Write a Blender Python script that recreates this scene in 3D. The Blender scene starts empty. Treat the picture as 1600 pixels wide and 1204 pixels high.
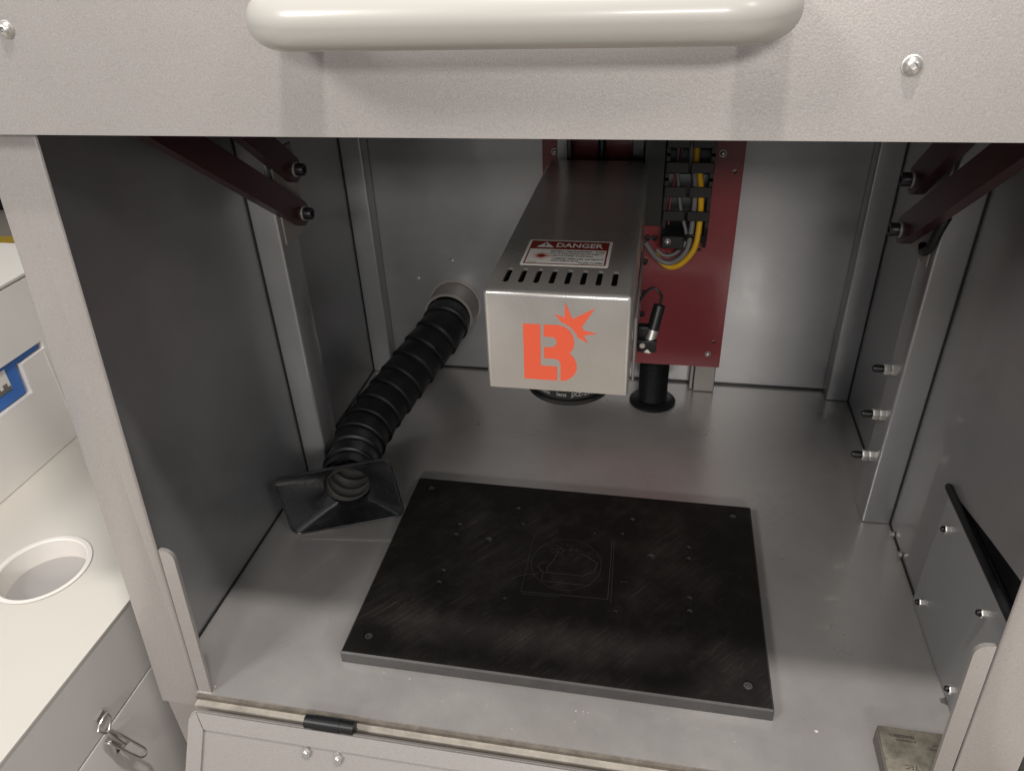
import bpy, bmesh, math, random
from mathutils import Vector, Matrix
from mathutils.geometry import delaunay_2d_cdt
random.seed(7)
sc = bpy.context.scene
C = sc.collection
PI = math.pi

# ------------------------------------------------------------------ camera
cam = bpy.data.cameras.new('camera'); cam_o = bpy.data.objects.new('camera', cam); C.objects.link(cam_o)
cam.sensor_fit = 'HORIZONTAL'; cam.sensor_width = 36.0; cam.lens = 26.51
cam.clip_start = 0.01; cam.clip_end = 60
rt = Vector((0.98224, 0.18369, -0.03816)); dn = Vector((0.06546, -0.52615, -0.84787)); fw = Vector((-0.17582, 0.83032, -0.52883))
cm = Matrix((( rt.x, -dn.x, -fw.x, 0), (rt.y, -dn.y, -fw.y, 0), (rt.z, -dn.z, -fw.z, 0), (0, 0, 0, 1)))
cam_o.rotation_mode = 'QUATERNION'; cam_o.rotation_quaternion = cm.to_quaternion(); cam_o.location = (0.0613, -0.3222, 0.5116)
sc.camera = cam_o

# ------------------------------------------------------------------ light
w = bpy.data.worlds.new('World'); sc.world = w; w.use_nodes = True
bg = w.node_tree.nodes['Background']; bg.inputs[0].default_value = (0.93, 0.96, 1.0, 1); bg.inputs[1].default_value = 0.34
def lamp(name, loc, target, size, size_y, power, col):
    d = bpy.data.lights.new(name, 'AREA'); d.shape = 'RECTANGLE'; d.size = size; d.size_y = size_y; d.energy = power; d.color = col
    o = bpy.data.objects.new(name, d); C.objects.link(o); o.location = loc
    o.rotation_euler = (Vector(target) - Vector(loc)).to_track_quat('-Z', 'Y').to_euler()
    return o
lamp('ceiling_or_fill_lamp', (0.06, -0.20, 1.80), (0.0, 0.05, 0.0), 0.12, 0.07, 19, (1.0, 0.955, 0.91))
lamp('ceiling_or_fill_lamp', (-1.20, -1.35, 1.66), (-0.1, 0.3, 0.1), 0.45, 0.45, 22, (1.0, 0.955, 0.91))
lamp('ceiling_or_fill_lamp', (0.45, -3.2, 1.55), (0.0, 0.2, 0.2), 0.9, 0.30, 40, (1.0, 0.96, 0.92))
lamp('ceiling_or_fill_lamp', (1.5, -1.35, 1.72), (-0.2, 0.2, 0.1), 0.40, 0.40, 7, (1.0, 0.96, 0.92))  # added fill from the right, no known source; brightens faces turned that way
sc.view_settings.view_transform = 'Standard'; sc.view_settings.look = 'None'; sc.view_settings.gamma = 1; sc.view_settings.exposure = 0.0
sc.cycles.use_denoising = True
sc.cycles.max_bounces = 10; sc.cycles.diffuse_bounces = 5; sc.cycles.glossy_bounces = 6
sc.cycles.sample_clamp_indirect = 6.0; sc.cycles.caustics_reflective = False

# ------------------------------------------------------------------ materials
def mat(name, col, rough=0.5, metal=0.0, coat=0.0, coat_rough=0.1, bump=0.0, bscale=700, var=0.0, vscale=12.0, rvar=0.0, spark=0.0, stretch=None, spec=0.5):
    m = bpy.data.materials.new(name); m.use_nodes = True
    nt = m.node_tree; N = nt.nodes; L = nt.links; b = N['Principled BSDF']
    b.inputs['Base Color'].default_value = (*col, 1); b.inputs['Roughness'].default_value = rough; b.inputs['Metallic'].default_value = metal
    b.inputs['Coat Weight'].default_value = coat; b.inputs['Coat Roughness'].default_value = coat_rough; b.inputs['Specular IOR Level'].default_value = spec
    tc = N.new('ShaderNodeTexCoord'); src = tc.outputs['Object']
    if stretch:
        mp = N.new('ShaderNodeMapping'); mp.inputs['Scale'].default_value = stretch; mp.inputs['Rotation'].default_value = (0, 0, math.radians(-40)); L.new(src, mp.inputs[0]); src = mp.outputs[0]
    colout = None
    if var:
        n = N.new('ShaderNodeTexNoise'); n.inputs['Scale'].default_value = vscale; n.inputs['Detail'].default_value = 6; n.inputs['Roughness'].default_value = 0.65; L.new(src, n.inputs['Vector'])
        r = N.new('ShaderNodeMapRange'); r.inputs[1].default_value = 0.3; r.inputs[2].default_value = 0.7; r.inputs[3].default_value = 1 - var; r.inputs[4].default_value = 1 + var; L.new(n.outputs['Fac'], r.inputs[0])
        mx = N.new('ShaderNodeVectorMath'); mx.operation = 'SCALE'; mx.inputs[0].default_value = col; L.new(r.outputs[0], mx.inputs['Scale']); colout = mx.outputs[0]
        if rvar:
            r2 = N.new('ShaderNodeMapRange'); r2.inputs[1].default_value = 0.3; r2.inputs[2].default_value = 0.7; r2.inputs[3].default_value = rough - rvar; r2.inputs[4].default_value = rough + rvar
            L.new(n.outputs['Fac'], r2.inputs[0]); L.new(r2.outputs[0], b.inputs['Roughness'])
    if spark:
        n3 = N.new('ShaderNodeTexNoise'); n3.inputs['Scale'].default_value = 1500; n3.inputs['Detail'].default_value = 2; L.new(tc.outputs['Object'], n3.inputs['Vector'])
        r3 = N.new('ShaderNodeMapRange'); r3.inputs[1].default_value = 0.3; r3.inputs[2].default_value = 0.7; r3.inputs[3].default_value = 1 - spark; r3.inputs[4].default_value = 1 + spark; L.new(n3.outputs['Fac'], r3.inputs[0])
        mx2 = N.new('ShaderNodeVectorMath'); mx2.operation = 'SCALE'
        if colout: L.new(colout, mx2.inputs[0])
        else: mx2.inputs[0].default_value = col
        L.new(r3.outputs[0], mx2.inputs['Scale']); colout = mx2.outputs[0]
    if colout: L.new(colout, b.inputs['Base Color'])
    if bump:
        n2 = N.new('ShaderNodeTexNoise'); n2.inputs['Scale'].default_value = bscale; n2.inputs['Detail'].default_value = 3; L.new(src, n2.inputs['Vector'])
        bp = N.new('ShaderNodeBump'); bp.inputs['Strength'].default_value = bump; bp.inputs['Distance'].default_value = 0.0004; L.new(n2.outputs['Fac'], bp.inputs['Height']); L.new(bp.outputs[0], b.inputs['Normal'])
    return m
M = {}
M['silver'] = mat('silver_hammered_paint', (0.405, 0.375, 0.355), 0.42, 0.40, 0.2, 0.16, 0.12, 900, 0.03, 9, 0, 0.12)
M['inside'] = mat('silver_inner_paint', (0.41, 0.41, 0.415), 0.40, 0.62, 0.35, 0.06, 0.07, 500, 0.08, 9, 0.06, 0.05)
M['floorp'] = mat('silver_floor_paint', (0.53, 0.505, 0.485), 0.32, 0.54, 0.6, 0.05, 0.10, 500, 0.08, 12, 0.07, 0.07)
M['head'] = mat('silver_fine_paint', (0.585, 0.56, 0.53), 0.29, 0.72, 0.4, 0.04, 0.10, 900, 0.05, 25, 0.03, 0.10)
M['coverp'] = mat('light_grey_plate_paint', (0.34, 0.34, 0.34), 0.5, 0.25, 0.0, 0.1, 0.06, 500, 0.04, 9)
M['port_shade'] = mat('port_floor_shade_grey', (0.40, 0.38, 0.365), 0.5)  # darker grey carries the shading at the bottom of the port recess
M['handle'] = mat('ivory_enamel', (0.47, 0.45, 0.415), 0.32, 0.0, 0.25, 0.12, 0.04, 300)
M['plate'] = mat('black_anodised_worn', (0.0075, 0.0065, 0.006), 0.46, 0.0, 0.0, 0.1, 0.0, 300, 0.75, 18, 0.10, 0.0, None, 0.30)
M['plate_edge'] = mat('grey_cut_edge', (0.075, 0.072, 0.07), 0.45, 0.3, 0, 0.1, 0.1, 600, 0.15, 60)
M['red'] = mat('dark_red_paint', (0.20, 0.018, 0.024), 0.40, 0.0, 0.25, 0.15, 0.08, 500, 0.08, 15)
M['maroon'] = mat('maroon_paint', (0.048, 0.009, 0.015), 0.40, 0.0, 0.2, 0.2, 0.08, 500, 0.1, 20)
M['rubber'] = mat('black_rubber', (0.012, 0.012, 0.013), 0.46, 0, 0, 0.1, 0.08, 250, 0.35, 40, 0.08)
M['hosein'] = mat('dusty_hose_lining', (0.10, 0.096, 0.088), 0.5, 0, 0, 0.1, 0.1, 250, 0.3, 60)
M['plastic'] = mat('black_plastic', (0.008, 0.0085, 0.009), 0.38, 0, 0, 0.1, 0.05, 500, 0.2, 40)
M['nozzle'] = mat('black_glossy_moulding', (0.016, 0.016, 0.018), 0.26, 0.0, 0.4, 0.12, 0.08, 120, 0.45, 45, 0.08)
M['pvc'] = mat('grey_pipe', (0.34, 0.31, 0.29), 0.42, 0.2, 0.1, 0.2)
M['steel'] = mat('zinc_plated_steel', (0.62, 0.60, 0.57), 0.36, 0.85, 0, 0.1, 0.06, 900, 0.06, 200)
M['dsteel'] = mat('black_oxide_steel', (0.03, 0.03, 0.032), 0.35, 0.6)
M['white'] = mat('cream_white_laminate', (0.66, 0.625, 0.565), 0.35, 0, 0.1, 0.2, 0.02, 200, 0.02, 6)
M['whitep'] = mat('white_moulded_plastic', (0.84, 0.80, 0.75), 0.4, 0, 0, 0.2, 0.02, 200, 0.02, 6)
M['wgrey'] = mat('light_grey_panel', (0.74, 0.70, 0.67), 0.35, 0, 0.2, 0.15, 0.02, 200, 0.04, 5)
M['blue'] = mat('blue_panel', (0.045, 0.165, 0.52), 0.45, 0, 0, 0.2)
M['orange'] = mat('orange_vinyl', (0.80, 0.115, 0.052), 0.45)
M['label_white'] = mat('label_white_film', (0.80, 0.77, 0.71), 0.4)
M['label_red'] = mat('label_dark_red', (0.22, 0.025, 0.018), 0.4)
M['label_pink'] = mat('label_faded_red', (0.55, 0.16, 0.13), 0.4)
M['ink'] = mat('black_ink', (0.02, 0.018, 0.018), 0.5)
M['white_ink'] = mat('white_ink', (0.32, 0.32, 0.31), 0.5)
M['yellow'] = mat('yellow_jacket', (0.72, 0.40, 0.012), 0.4)
M['greycable'] = mat('grey_jacket', (0.17, 0.165, 0.16), 0.42)
M['redwire'] = mat('red_wire', (0.30, 0.05, 0.06), 0.4)
M['scratch'] = mat('scratched_metal', (0.075, 0.068, 0.058), 0.5, 0.2)
M['brass'] = mat('tarnished_brass', (0.25, 0.225, 0.18), 0.45, 0.45, 0, 0.1, 0.1, 400, 0.45, 70, 0.1)
M['brass_side'] = mat('milled_steel_side', (0.20, 0.185, 0.16), 0.5, 0.4, 0, 0.1, 0.1, 400, 0.15, 60)
M['sill'] = mat('worn_cream_strip', (0.43, 0.39, 0.335), 0.5, 0, 0, 0.1, 0.1, 300, 0.25, 60)
M['grime'] = mat('brown_grime', (0.16, 0.135, 0.11), 0.7, 0, 0, 0.1, 0.2, 300, 0.4, 80)
M['floor'] = mat('beige_workshop_floor', (0.42, 0.36, 0.29), 0.5, 0, 0, 0.1, 0.1, 30, 0.08, 2)
M['tape'] = mat('yellow_floor_tape', (0.75, 0.46, 0.05), 0.5)
M['dust'] = mat('white_chips', (0.7, 0.66, 0.6), 0.7)
M['dark'] = mat('dark_teal_paint', (0.03, 0.045, 0.05), 0.5)
M['lens'] = mat('coated_lens_glass', (0.02, 0.012, 0.03), 0.05, 0, 1.0, 0.02)

# ------------------------------------------------------------------ mesh helpers (world metres)
def bbox(x0, x1, y0, y1, z0, z1, bev=0.0, seg=2, bm=None):
    t = bmesh.new(); bmesh.ops.create_cube(t, size=1)
    for v in t.verts: v.co = Vector(((x0+x1)/2 + v.co.x*(x1-x0), (y0+y1)/2 + v.co.y*(y1-y0), (z0+z1)/2 + v.co.z*(z1-z0)))
    if bev: bmesh.ops.bevel(t, geom=t.edges[:], offset=bev, segments=seg, profile=0.5, affect='EDGES')
    return merge(bm, t)
def merge(bm, t):
    if bm is None: return t
    me = bpy.data.meshes.new('tmp'); t.to_mesh(me); t.free(); bm.from_mesh(me); bpy.data.meshes.remove(me); return bm
def frame(axis):
    a = Vector(axis).normalized(); h = Vector((0, 0, 1)) if abs(a.z) < 0.9 else Vector((1, 0, 0))
    u = h.cross(a).normalized(); return a, u, a.cross(u)
def lathe(p, axis, prof, seg=24, bm=None, phase=0.0):
    # prof: list of (distance along axis, radius)
    bm = bm or bmesh.new(); a, u, v = frame(axis); p = Vector(p); rings = []
    for d, r in prof:
        if r < 1e-7: rings.append([bm.verts.new(p + a*d)])
        else: rings.append([bm.verts.new(p + a*d + (u*math.cos(2*PI*i/seg+phase) + v*math.sin(2*PI*i/seg+phase))*r) for i in range(seg)])
    for A, B in zip(rings, rings[1:]):
        for i in range(seg):
            j = (i+1) % seg
            if len(A) == 1 and len(B) == 1: continue
            if len(A) == 1: f = [A[0], B[j], B[i]]
            elif len(B) == 1: f = [A[i], A[j], B[0]]
            else: f = [A[i], A[j], B[j], B[i]]
            try: bm.faces.new(f)
            except ValueError: pass
    return bm
def cyl(p0, p1, r, seg=20, bm=None, r1=None):
    d = (Vector(p1) - Vector(p0)); L = d.length; r1 = r if r1 is None else r1
    return lathe(p0, d, [(0, 0), (0, r), (L, r1), (L, 0)], seg, bm)
def catmull(P, n=8):
    P = [Vector(p) for p in P]; Q = [P[0]*2-P[1]] + P + [P[-1]*2-P[-2]]; out = []
    for i in range(1, len(Q)-2):
        for k in range(n):
            t = k/n; a, b, c, d = Q[i-1:i+3]
            out.append(0.5*((2*b) + (c-a)*t + (2*a-5*b+4*c-d)*t*t + (3*b-a-3*c+d)*t**3))
    out.append(P[-1]); return out
def tube(P, r, seg=10, bm=None, caps=True, closed=False):
    # r: number or list
    bm = bm or bmesh.new(); P = [Vector(p) for p in P]; n = len(P); rings = []; u = None
    for i, p in enumerate(P):
        if closed: t = (P[(i+1) % n] - P[i-1]).normalized()
        else: t = (P[min(i+1, n-1)] - P[max(i-1, 0)]).normalized()
        if u is None: u = frame(t)[1]
        u = (u - t*u.dot(t)).normalized(); v = t.cross(u); rr = r[i] if isinstance(r, (list, tuple)) else r
        rings.append([bm.verts.new(p + (u*math.cos(2*PI*k/seg) + v*math.sin(2*PI*k/seg))*rr) for k in range(seg)])
    pairs = list(zip(rings, rings[1:])) + ([(rings[-1], rings[0])] if closed else [])
    for A, B in pairs:
        for k in range(seg): bm.faces.new([A[k], A[(k+1) % seg], B[(k+1) % seg], B[k]])
    if caps and not closed: bm.faces.new(rings[0][::-1]); bm.faces.new(rings[-1])
    return bm
def slab(o, U, V, poly, th, holes=(), bm=None):
    # flat sheet: polygon in the (U,V) plane through o, thickness th along U x V (front face at o, back at o - n*th), real through holes
    bm = bm or bmesh.new(); o = Vector(o); U = Vector(U).normalized(); V = Vector(V).normalized(); n = U.cross(V).normalized()
    loops = [list(poly)] + [list(h) for h in holes]
    vs = []; ed = []
    for lp in loops:
        b = len(vs); vs += [Vector((x, y)) for x, y in lp]; ed += [(b+i, b+(i+1) % len(lp)) for i in range(len(lp))]
    r = delaunay_2d_cdt(vs, ed, [], 1, 1e-7)
    def inside(pt, lp):
        c = False; x, y = pt
        for i in range(len(lp)):
            (x0, y0), (x1, y1) = lp[i], lp[i-1]
            if (y0 > y) != (y1 > y) and x < (x1-x0)*(y-y0)/(y1-y0)+x0: c = not c
        return c
    F = [bm.verts.new(o + U*v.x + V*v.y) for v in r[0]]
    if th: Bk = [bm.verts.new(o + U*v.x + V*v.y - n*th) for v in r[0]]
    cnt = {}
    for f in r[2]:
        c = sum((r[0][i] for i in f), Vector((0, 0))) / len(f)
        if not inside(c, loops[0]) or any(inside(c, h) for h in loops[1:]): continue
        ar = sum(r[0][f[i-1]].x*r[0][f[i]].y - r[0][f[i]].x*r[0][f[i-1]].y for i in range(len(f)))
        f = list(f) if ar > 0 else list(f)[::-1]
        bm.faces.new([F[i] for i in f])
        if th: bm.faces.new([Bk[i] for i in f[::-1]])
        for i in range(len(f)): cnt[(f[i-1], f[i])] = 1
    if th:
        for a, b in cnt:
            if (b, a) not in cnt: bm.faces.new([F[b], F[a], Bk[a], Bk[b]])
    return bm
def circ(x, y, r, n=20): return [(x + r*math.cos(2*PI*i/n), y + r*math.sin(2*PI*i/n)) for i in range(n)]
def rrect(x0, x1, y0, y1, r, n=5, which=(1, 1, 1, 1)):
    out = []
    for k, (cx, cy, a) in enumerate([(x1-r, y1-r, 0), (x0+r, y1-r, PI/2), (x0+r, y0+r, PI), (x1-r, y0+r, 3*PI/2)]):
        if which[k]: out += [(cx + r*math.cos(a + PI/2*i/n), cy + r*math.sin(a + PI/2*i/n)) for i in range(n+1)]
        else: out.append([(x1, y1), (x0, y1), (x0, y0), (x1, y0)][k])
    return out
def strip(o, U, V, pts, wd, lift, bm=None, closed=False):
    # thin raised line of width wd on a plane
    bm = bm or bmesh.new(); o = Vector(o); U = Vector(U); V = Vector(V); n = U.cross(V)
    P = [Vector(p) for p in pts]; segs = list(zip(P, P[1:])) + ([(P[-1], P[0])] if closed else [])
    for a, b in segs:
        d = (b-a)
        if d.length < 1e-6: continue
        d.normalize(); s = Vector((-d.y, d.x))*wd/2
        q = [bm.verts.new(o + U*c.x + V*c.y + n*lift) for c in (a-s-d*wd/3, b-s+d*wd/3, b+s+d*wd/3, a+s-d*wd/3)]
        bm.faces.new(q)
    return bm
def build(name, bm, m, parent=None, ang=38):
    bm.normal_update()
    bmesh.ops.recalc_face_normals(bm, faces=bm.faces[:]) if ang >= 0 else None
    a = math.radians(abs(ang))
    for e in bm.edges:
        if len(e.link_faces) == 2: e.smooth = e.calc_face_angle(0) < a
    for f in bm.faces: f.smooth = True
    me = bpy.data.meshes.new(name); bm.to_mesh(me); bm.free()
    for x in (m if isinstance(m, (list, tuple)) else [m]): me.materials.append(x)
    o = bpy.data.objects.new(name, me); C.objects.link(o)
    if parent is not None: hang(o, parent)
    return o
def hang(o, parent):
    o.parent = parent
    if parent.type == 'EMPTY': o.matrix_parent_inverse = Matrix.Translation(-parent.location)
def tag(o, label=None, cat=None, group=None, kind=None):
    if label: o['label'] = label
    if cat: o['category'] = cat
    if group: o['group'] = group
    if kind: o['kind'] = kind
    return o
def thing(name, loc, label, cat, group=None):
    o = bpy.data.objects.new(name, None); C.objects.link(o); o.location = loc; o.empty_display_size = 0.02
    return tag(o, label, cat, group)
def copy_part(o, delta, parent=None):
    c = o.copy(); C.objects.link(c); c.location = Vector(o.location) + Vector(delta)
    if parent is not None: c.parent = parent
    for ch in list(o.children):
        d = ch.copy(); C.objects.link(d); d.parent = c
    return c
def text_bm(body, o, U, V, size, bold=0.0, align='LEFT', sx=1.0, bm=None, fit=None):
    cu = bpy.data.curves.new('txt', 'FONT'); cu.body = body; cu.size = size; cu.align_x = align; cu.align_y = 'BOTTOM_BASELINE'; cu.offset = bold*size; cu.resolution_u = 2
    ob = bpy.data.objects.new('txt', cu); C.objects.link(ob)
    me = bpy.data.meshes.new_from_object(ob.evaluated_get(bpy.context.evaluated_depsgraph_get()))
    bpy.data.objects.remove(ob); bpy.data.curves.remove(cu)
    if fit: sx = fit/max(1e-6, max(v.co.x for v in me.vertices)-min(v.co.x for v in me.vertices))
    o = Vector(o); U = Vector(U); V = Vector(V)
    for v in me.vertices: v.co = o + U*v.co.x*sx + V*v.co.y
    bm = bm or bmesh.new(); bm.from_mesh(me); bpy.data.meshes.remove(me); return bm
def boolean_diff(bm, cutters):
    # subtract closed meshes from a closed mesh (exact boolean), returns a bmesh
    me = bpy.data.meshes.new('a'); bm.to_mesh(me); bm.free(); a = bpy.data.objects.new('a', me); C.objects.link(a); tmp = []
    for c in cutters:
        bmesh.ops.recalc_face_normals(c, faces=c.faces[:])
        mc = bpy.data.meshes.new('c'); c.to_mesh(mc); c.free(); oc = bpy.data.objects.new('c', mc); C.objects.link(oc); tmp.append(oc)
        md = a.modifiers.new('d', 'BOOLEAN'); md.operation = 'DIFFERENCE'; md.solver = 'EXACT'; md.object = oc
    r = bpy.data.meshes.new_from_object(a.evaluated_get(bpy.context.evaluated_depsgraph_get()))
    out = bmesh.new(); out.from_mesh(r)
    for o in tmp + [a]: bpy.data.objects.remove(o)
    return out
X, Y, Z = Vector((1, 0, 0)), Vector((0, 1, 0)), Vector((0, 0, 1))
def hexnut(p, axis, r, h, bm=None, bore=True):
    rb = r*0.52
    prof = [(0, 0), (0, r), (h*0.82, r), (h, r*0.86), (h, rb)] + ([(h*0.75, rb*0.98), (h*0.75, 0)] if bore else [(h, 0)])
    return lathe(p, axis, prof, 6, bm, 0.3)

# ------------------------------------------------------------------ the laser cabinet
LEAN = 0.0941                                       # the front slopes back as it rises
fy = lambda z, off=0.0: LEAN*z + off                # y of the sloping front plane
FU, FV = X, Vector((0, LEAN, 1)).normalized()       # axes in the front plane; normal points to the viewer (-y)
FN = FU.cross(FV)                                   # = -y-ish
H = 0.76; W = 0.30; D = 0.517
cab = thing('laser_cabinet', (0, 0.26, -0.9), 'open silver grey sheet metal laser engraving cabinet with lifted door and lowered front flap', 'cabinet')
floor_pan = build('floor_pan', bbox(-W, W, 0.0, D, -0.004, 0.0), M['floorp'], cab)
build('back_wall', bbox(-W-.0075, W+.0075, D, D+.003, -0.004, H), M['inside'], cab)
def side_wall(s):
    poly = [(0.0035, -0.004), (D, -0.004), (D, H), (fy(H)+.0035, H)]
    hole = [[(-s*y, z) for y, z in ((.030, .113), (.176, .113), (.170, .1222), (.110, .136), (.030, .152))]] if s > 0 else []
    return slab((s*W, 0, 0), (0, -s, 0), Z, [(-s*y, z) for y, z in poly], 0.0075, hole)
for s in (-1, 1):
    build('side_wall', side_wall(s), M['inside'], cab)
build('roof', bbox(-W-.0075, W+.0075, fy(H)+.014, D+.003, H, H+.004), M['inside'], cab)
# lower front lip line where wall and pan meet: thin black strips stand in for the shadow gap
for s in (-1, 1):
    build('floor_shadow_strip', bbox(s*W-(.0012 if s > 0 else 0), s*W+(.0012 if s < 0 else 0), 0.02, D, 0.0002, 0.0022), M['rubber'], cab)
build('dark_backing_box', bbox(W+.0076, W+.05, .02, .19, .10, .17), M['rubber'], cab)  # black box added behind the wall opening so it reads dark
build('floor_shadow_strip', bbox(-W+.002, W-.002, D-.0016, D-.0001, 0.0002, 0.0026), M['rubber'], cab)  # black strip for the shaded gap along the back wall
# posts: folded channels on the side walls
for s in (-1, 1):
    for (ya, yb, nm) in ((0.2775, 0.312, 'side_post'), (0.495, D-.0005, 'corner_post')):
        x0, x1 = sorted((s*0.274, s*(W-.0008)))
        t = bmesh.new(); bbox(x0, x1, ya, yb, 0.0012, H-.001, 0, bm=t)
        ed = [e for e in t.edges if abs(e.verts[0].co.x - s*0.274) < 1e-5 and abs(e.verts[1].co.x - s*0.274) < 1e-5 and abs(e.verts[0].co.z - e.verts[1].co.z) > .1]
        bmesh.ops.bevel(t, geom=ed, offset=0.0025, segments=3, profile=0.5, affect='EDGES')
        build(nm, t, M['inside'], cab)
        build('post_shade_strip', bbox(*sorted((s*W, s*(W-.0014))), ya-.0016, ya-.0002, 0.0025, H-.001), M['rubber'], cab)  # black strip drawn for the shade where post meets wall
# sloping front frame: two uprights
fz0 = -0.0157
for s in (-1, 1):
    xa, xb = sorted((s*0.2722, s*0.3078)); zz = FV.z
    t = slab((0, 0, 0), FU, FV, [(xa, fz0/zz), (xb, fz0/zz), (xb, (H+.004)/zz), (xa, (H+.004)/zz)], 0.0030)
    ed = [e for e in t.edges if abs(e.verts[0].co.x-e.verts[1].co.x) < 1e-6 and abs(e.verts[0].co.z-e.verts[1].co.z) > .3]
    bmesh.ops.bevel(t, geom=ed, offset=0.0016, segments=2, profile=0.5, affect='EDGES')
    build('front_upright', t, M['silver'], cab)
    xa, xb = sorted((s*0.2605, s*0.2712))
    w4 = (0, 1, 0, 0) if s > 0 else (1, 0, 0, 0)
    t = slab(Vector((0, 0.0008, 0)), FU, FV, rrect(xa, xb, -0.004, 0.1405, 0.008, 5, w4), 0.003)
    build('door_stop', t, M['silver'], cab)
# lower body and sill
lower = thing_body = build('lower_body', bbox(-.3078, .3078, 0.003, D+.003, -0.88, -0.0165, 0.001, 1), M['silver'], cab)
build('sill_groove', bbox(-.2722, .2722, -0.0028, 0.0028, -0.0078, -0.0012), M['grime'], cab)
build('sill_strip', bbox(-.2722, .2722, -0.0075, -0.0012, -0.0125, -0.0048, 0.0008, 1), M['sill'], cab)
for sx in (-1, 1):
    for sy in (0.04, 0.48):
        build('foot', lathe((sx*.27, sy, -0.9), Z, [(0, 0), (0, .022), (.008, .022), (.01, .008), (.022, .008), (.022, 0)], 16), M['dsteel'], cab)
# lifted door: folded panel just proud of the frame
zz = FV.z; off = -0.012
dt = slab(Vector((0, off, 0)), FU, FV, [(-.316, 0.4237/zz), (.316, 0.4237/zz), (.316, 0.83/zz), (-.316, 0.83/zz)], 0.0095)
bmesh.ops.bevel(dt, geom=[e for e in dt.edges if e.is_manifold and e.calc_face_angle(0) > 1], offset=0.0012, segments=2, profile=0.5, affect='EDGES')
door = build('door_panel', dt, M['silver'], cab)
def onfront(x, z, o): return Vector((x, fy(z)+o, z))
hz = 0.4781; ho = -0.055; hr = 0.0108
R_ = 0.020; xs0, xs1 = -0.1150, 0.1100
path = []
base0 = onfront(0, hz, off) ; ax0 = base0 - Vector((0, 1, 0))*0.043
def hp(x, d): return Vector((x, base0.y - d, hz))
path += [hp(xs0+hr, 0.0), hp(xs0+hr, 0.015)]
for i in range(0, 9):
    a = PI/2*i/8; path.append(hp(xs0+hr+R_*(1-math.cos(a)), 0.043-R_+R_*math.sin(a)))
for i in range(8, -1, -1):
    a = PI/2*i/8; path.append(hp(xs1-hr-R_*(1-math.cos(a)), 0.043-R_+R_*math.sin(a)))
path += [hp(xs1-hr, 0.015), hp(xs1-hr, 0.0)]
build('handle', tube(path, hr, 28), M['handle'], door)
def button_screw(p, axis, r, parent, name='screw', m=None):
    o = build(name, lathe(p, axis, [(0, 0), (0, r*1.12), (r*.10, r*1.12), (r*.12, r), (r*.5, r*.88), (r*.78, r*.5), (r*.82, r*.36), (r*.45, r*.32), (r*.45, 0)], 20), m or M['steel'], parent)
    return o
s1 = button_screw(onfront(-0.2600, 0.4733, off), FN, 0.0038, door)
c2 = onfront(0.1587, 0.4534, off) - onfront(-0.2600, 0.4733, off); copy_part(s1, c2)
# lift arms (two each side)
for s in (-1, 1):
    for (py, pz, ty, tz) in ((0.312, 0.2825, 0.060, 0.4560), (0.312, 0.3235, 0.075, 0.5100)):
        d = Vector((0, ty-py, tz-pz)).normalized(); nrm = Vector((0, -d.z, d.y)); L = Vector((0, ty-py, tz-pz)).length
        pol = [(0.0115*math.cos(a), 0.0115*math.sin(a)) for a in [PI/2 + PI*i/8 for i in range(9)]] + [(L, -0.0115), (L, 0.0115)]
        # rectangular bar with rounded pivot end, lying beside the post
        arm = slab(Vector((s*0.2645, py, pz)) + Vector((s, 0, 0))*0.0, d, nrm, pol, 0.009 if s > 0 else 0.009)
        dx = -0.004 if s > 0 else 0.0045
        for v in arm.verts: v.co.x = v.co.x*1.0
        ao = build('lift_arm', arm, M['maroon'], cab)
        xin = s*0.2545
        xs = [v.co.x for v in ao.data.vertices]; inner = min(abs(min(xs)), abs(max(xs)))
        build('washer', lathe((s*inner, py, pz), (-s, 0, 0), [(0, .0035), (0, .0068), (.0016, .0068), (.0016, .0035)], 18), M['pvc'], ao)
        build('pivot_bolt', lathe((s*(inner-.0016), py, pz), (-s, 0, 0), [(0, 0), (0, .0055), (.0065, .0055), (.0072, .005), (.0072, .003), (.004, .0028), (.004, 0)], 18), M['dsteel'], ao)
    build('arm_bracket', bbox(*sorted((s*.2738, s*.2715)), 0.283, 0.327, 0.262, 0.345, 0.0008, 1), M['pvc'], cab)
# cap nuts on the right post
def cap_bolt(p, axis, r, parent, n=2):
    a = Vector(axis)
    t = None
    o = build('nut', hexnut(p, axis, r, r*1.0, bore=False), M['steel'], parent)
    if n == 2: build('nut', hexnut(Vector(p)+a*r*1.12, axis, r, r*1.0, bore=False), M['steel'], o)
    b = Vector(p)+a*r*(2.12 if n == 2 else 1.0)
    build('cap', lathe(b, axis, [(0, 0), (0, r*.66), (r*(1.3 if n == 2 else .40), r*.66), (r*(1.7 if n == 2 else .70), r*.45), (r*(1.8 if n == 2 else .75), 0)], 14), M['plastic'], o)
    return o
cb = cap_bolt((0.2740, 0.2915, 0.1635), (-1, 0, 0), 0.0052, cab)
copy_part(cb, (0, -.001, -.0468)); copy_part(cb, (0, -.001, -.0928))
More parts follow.
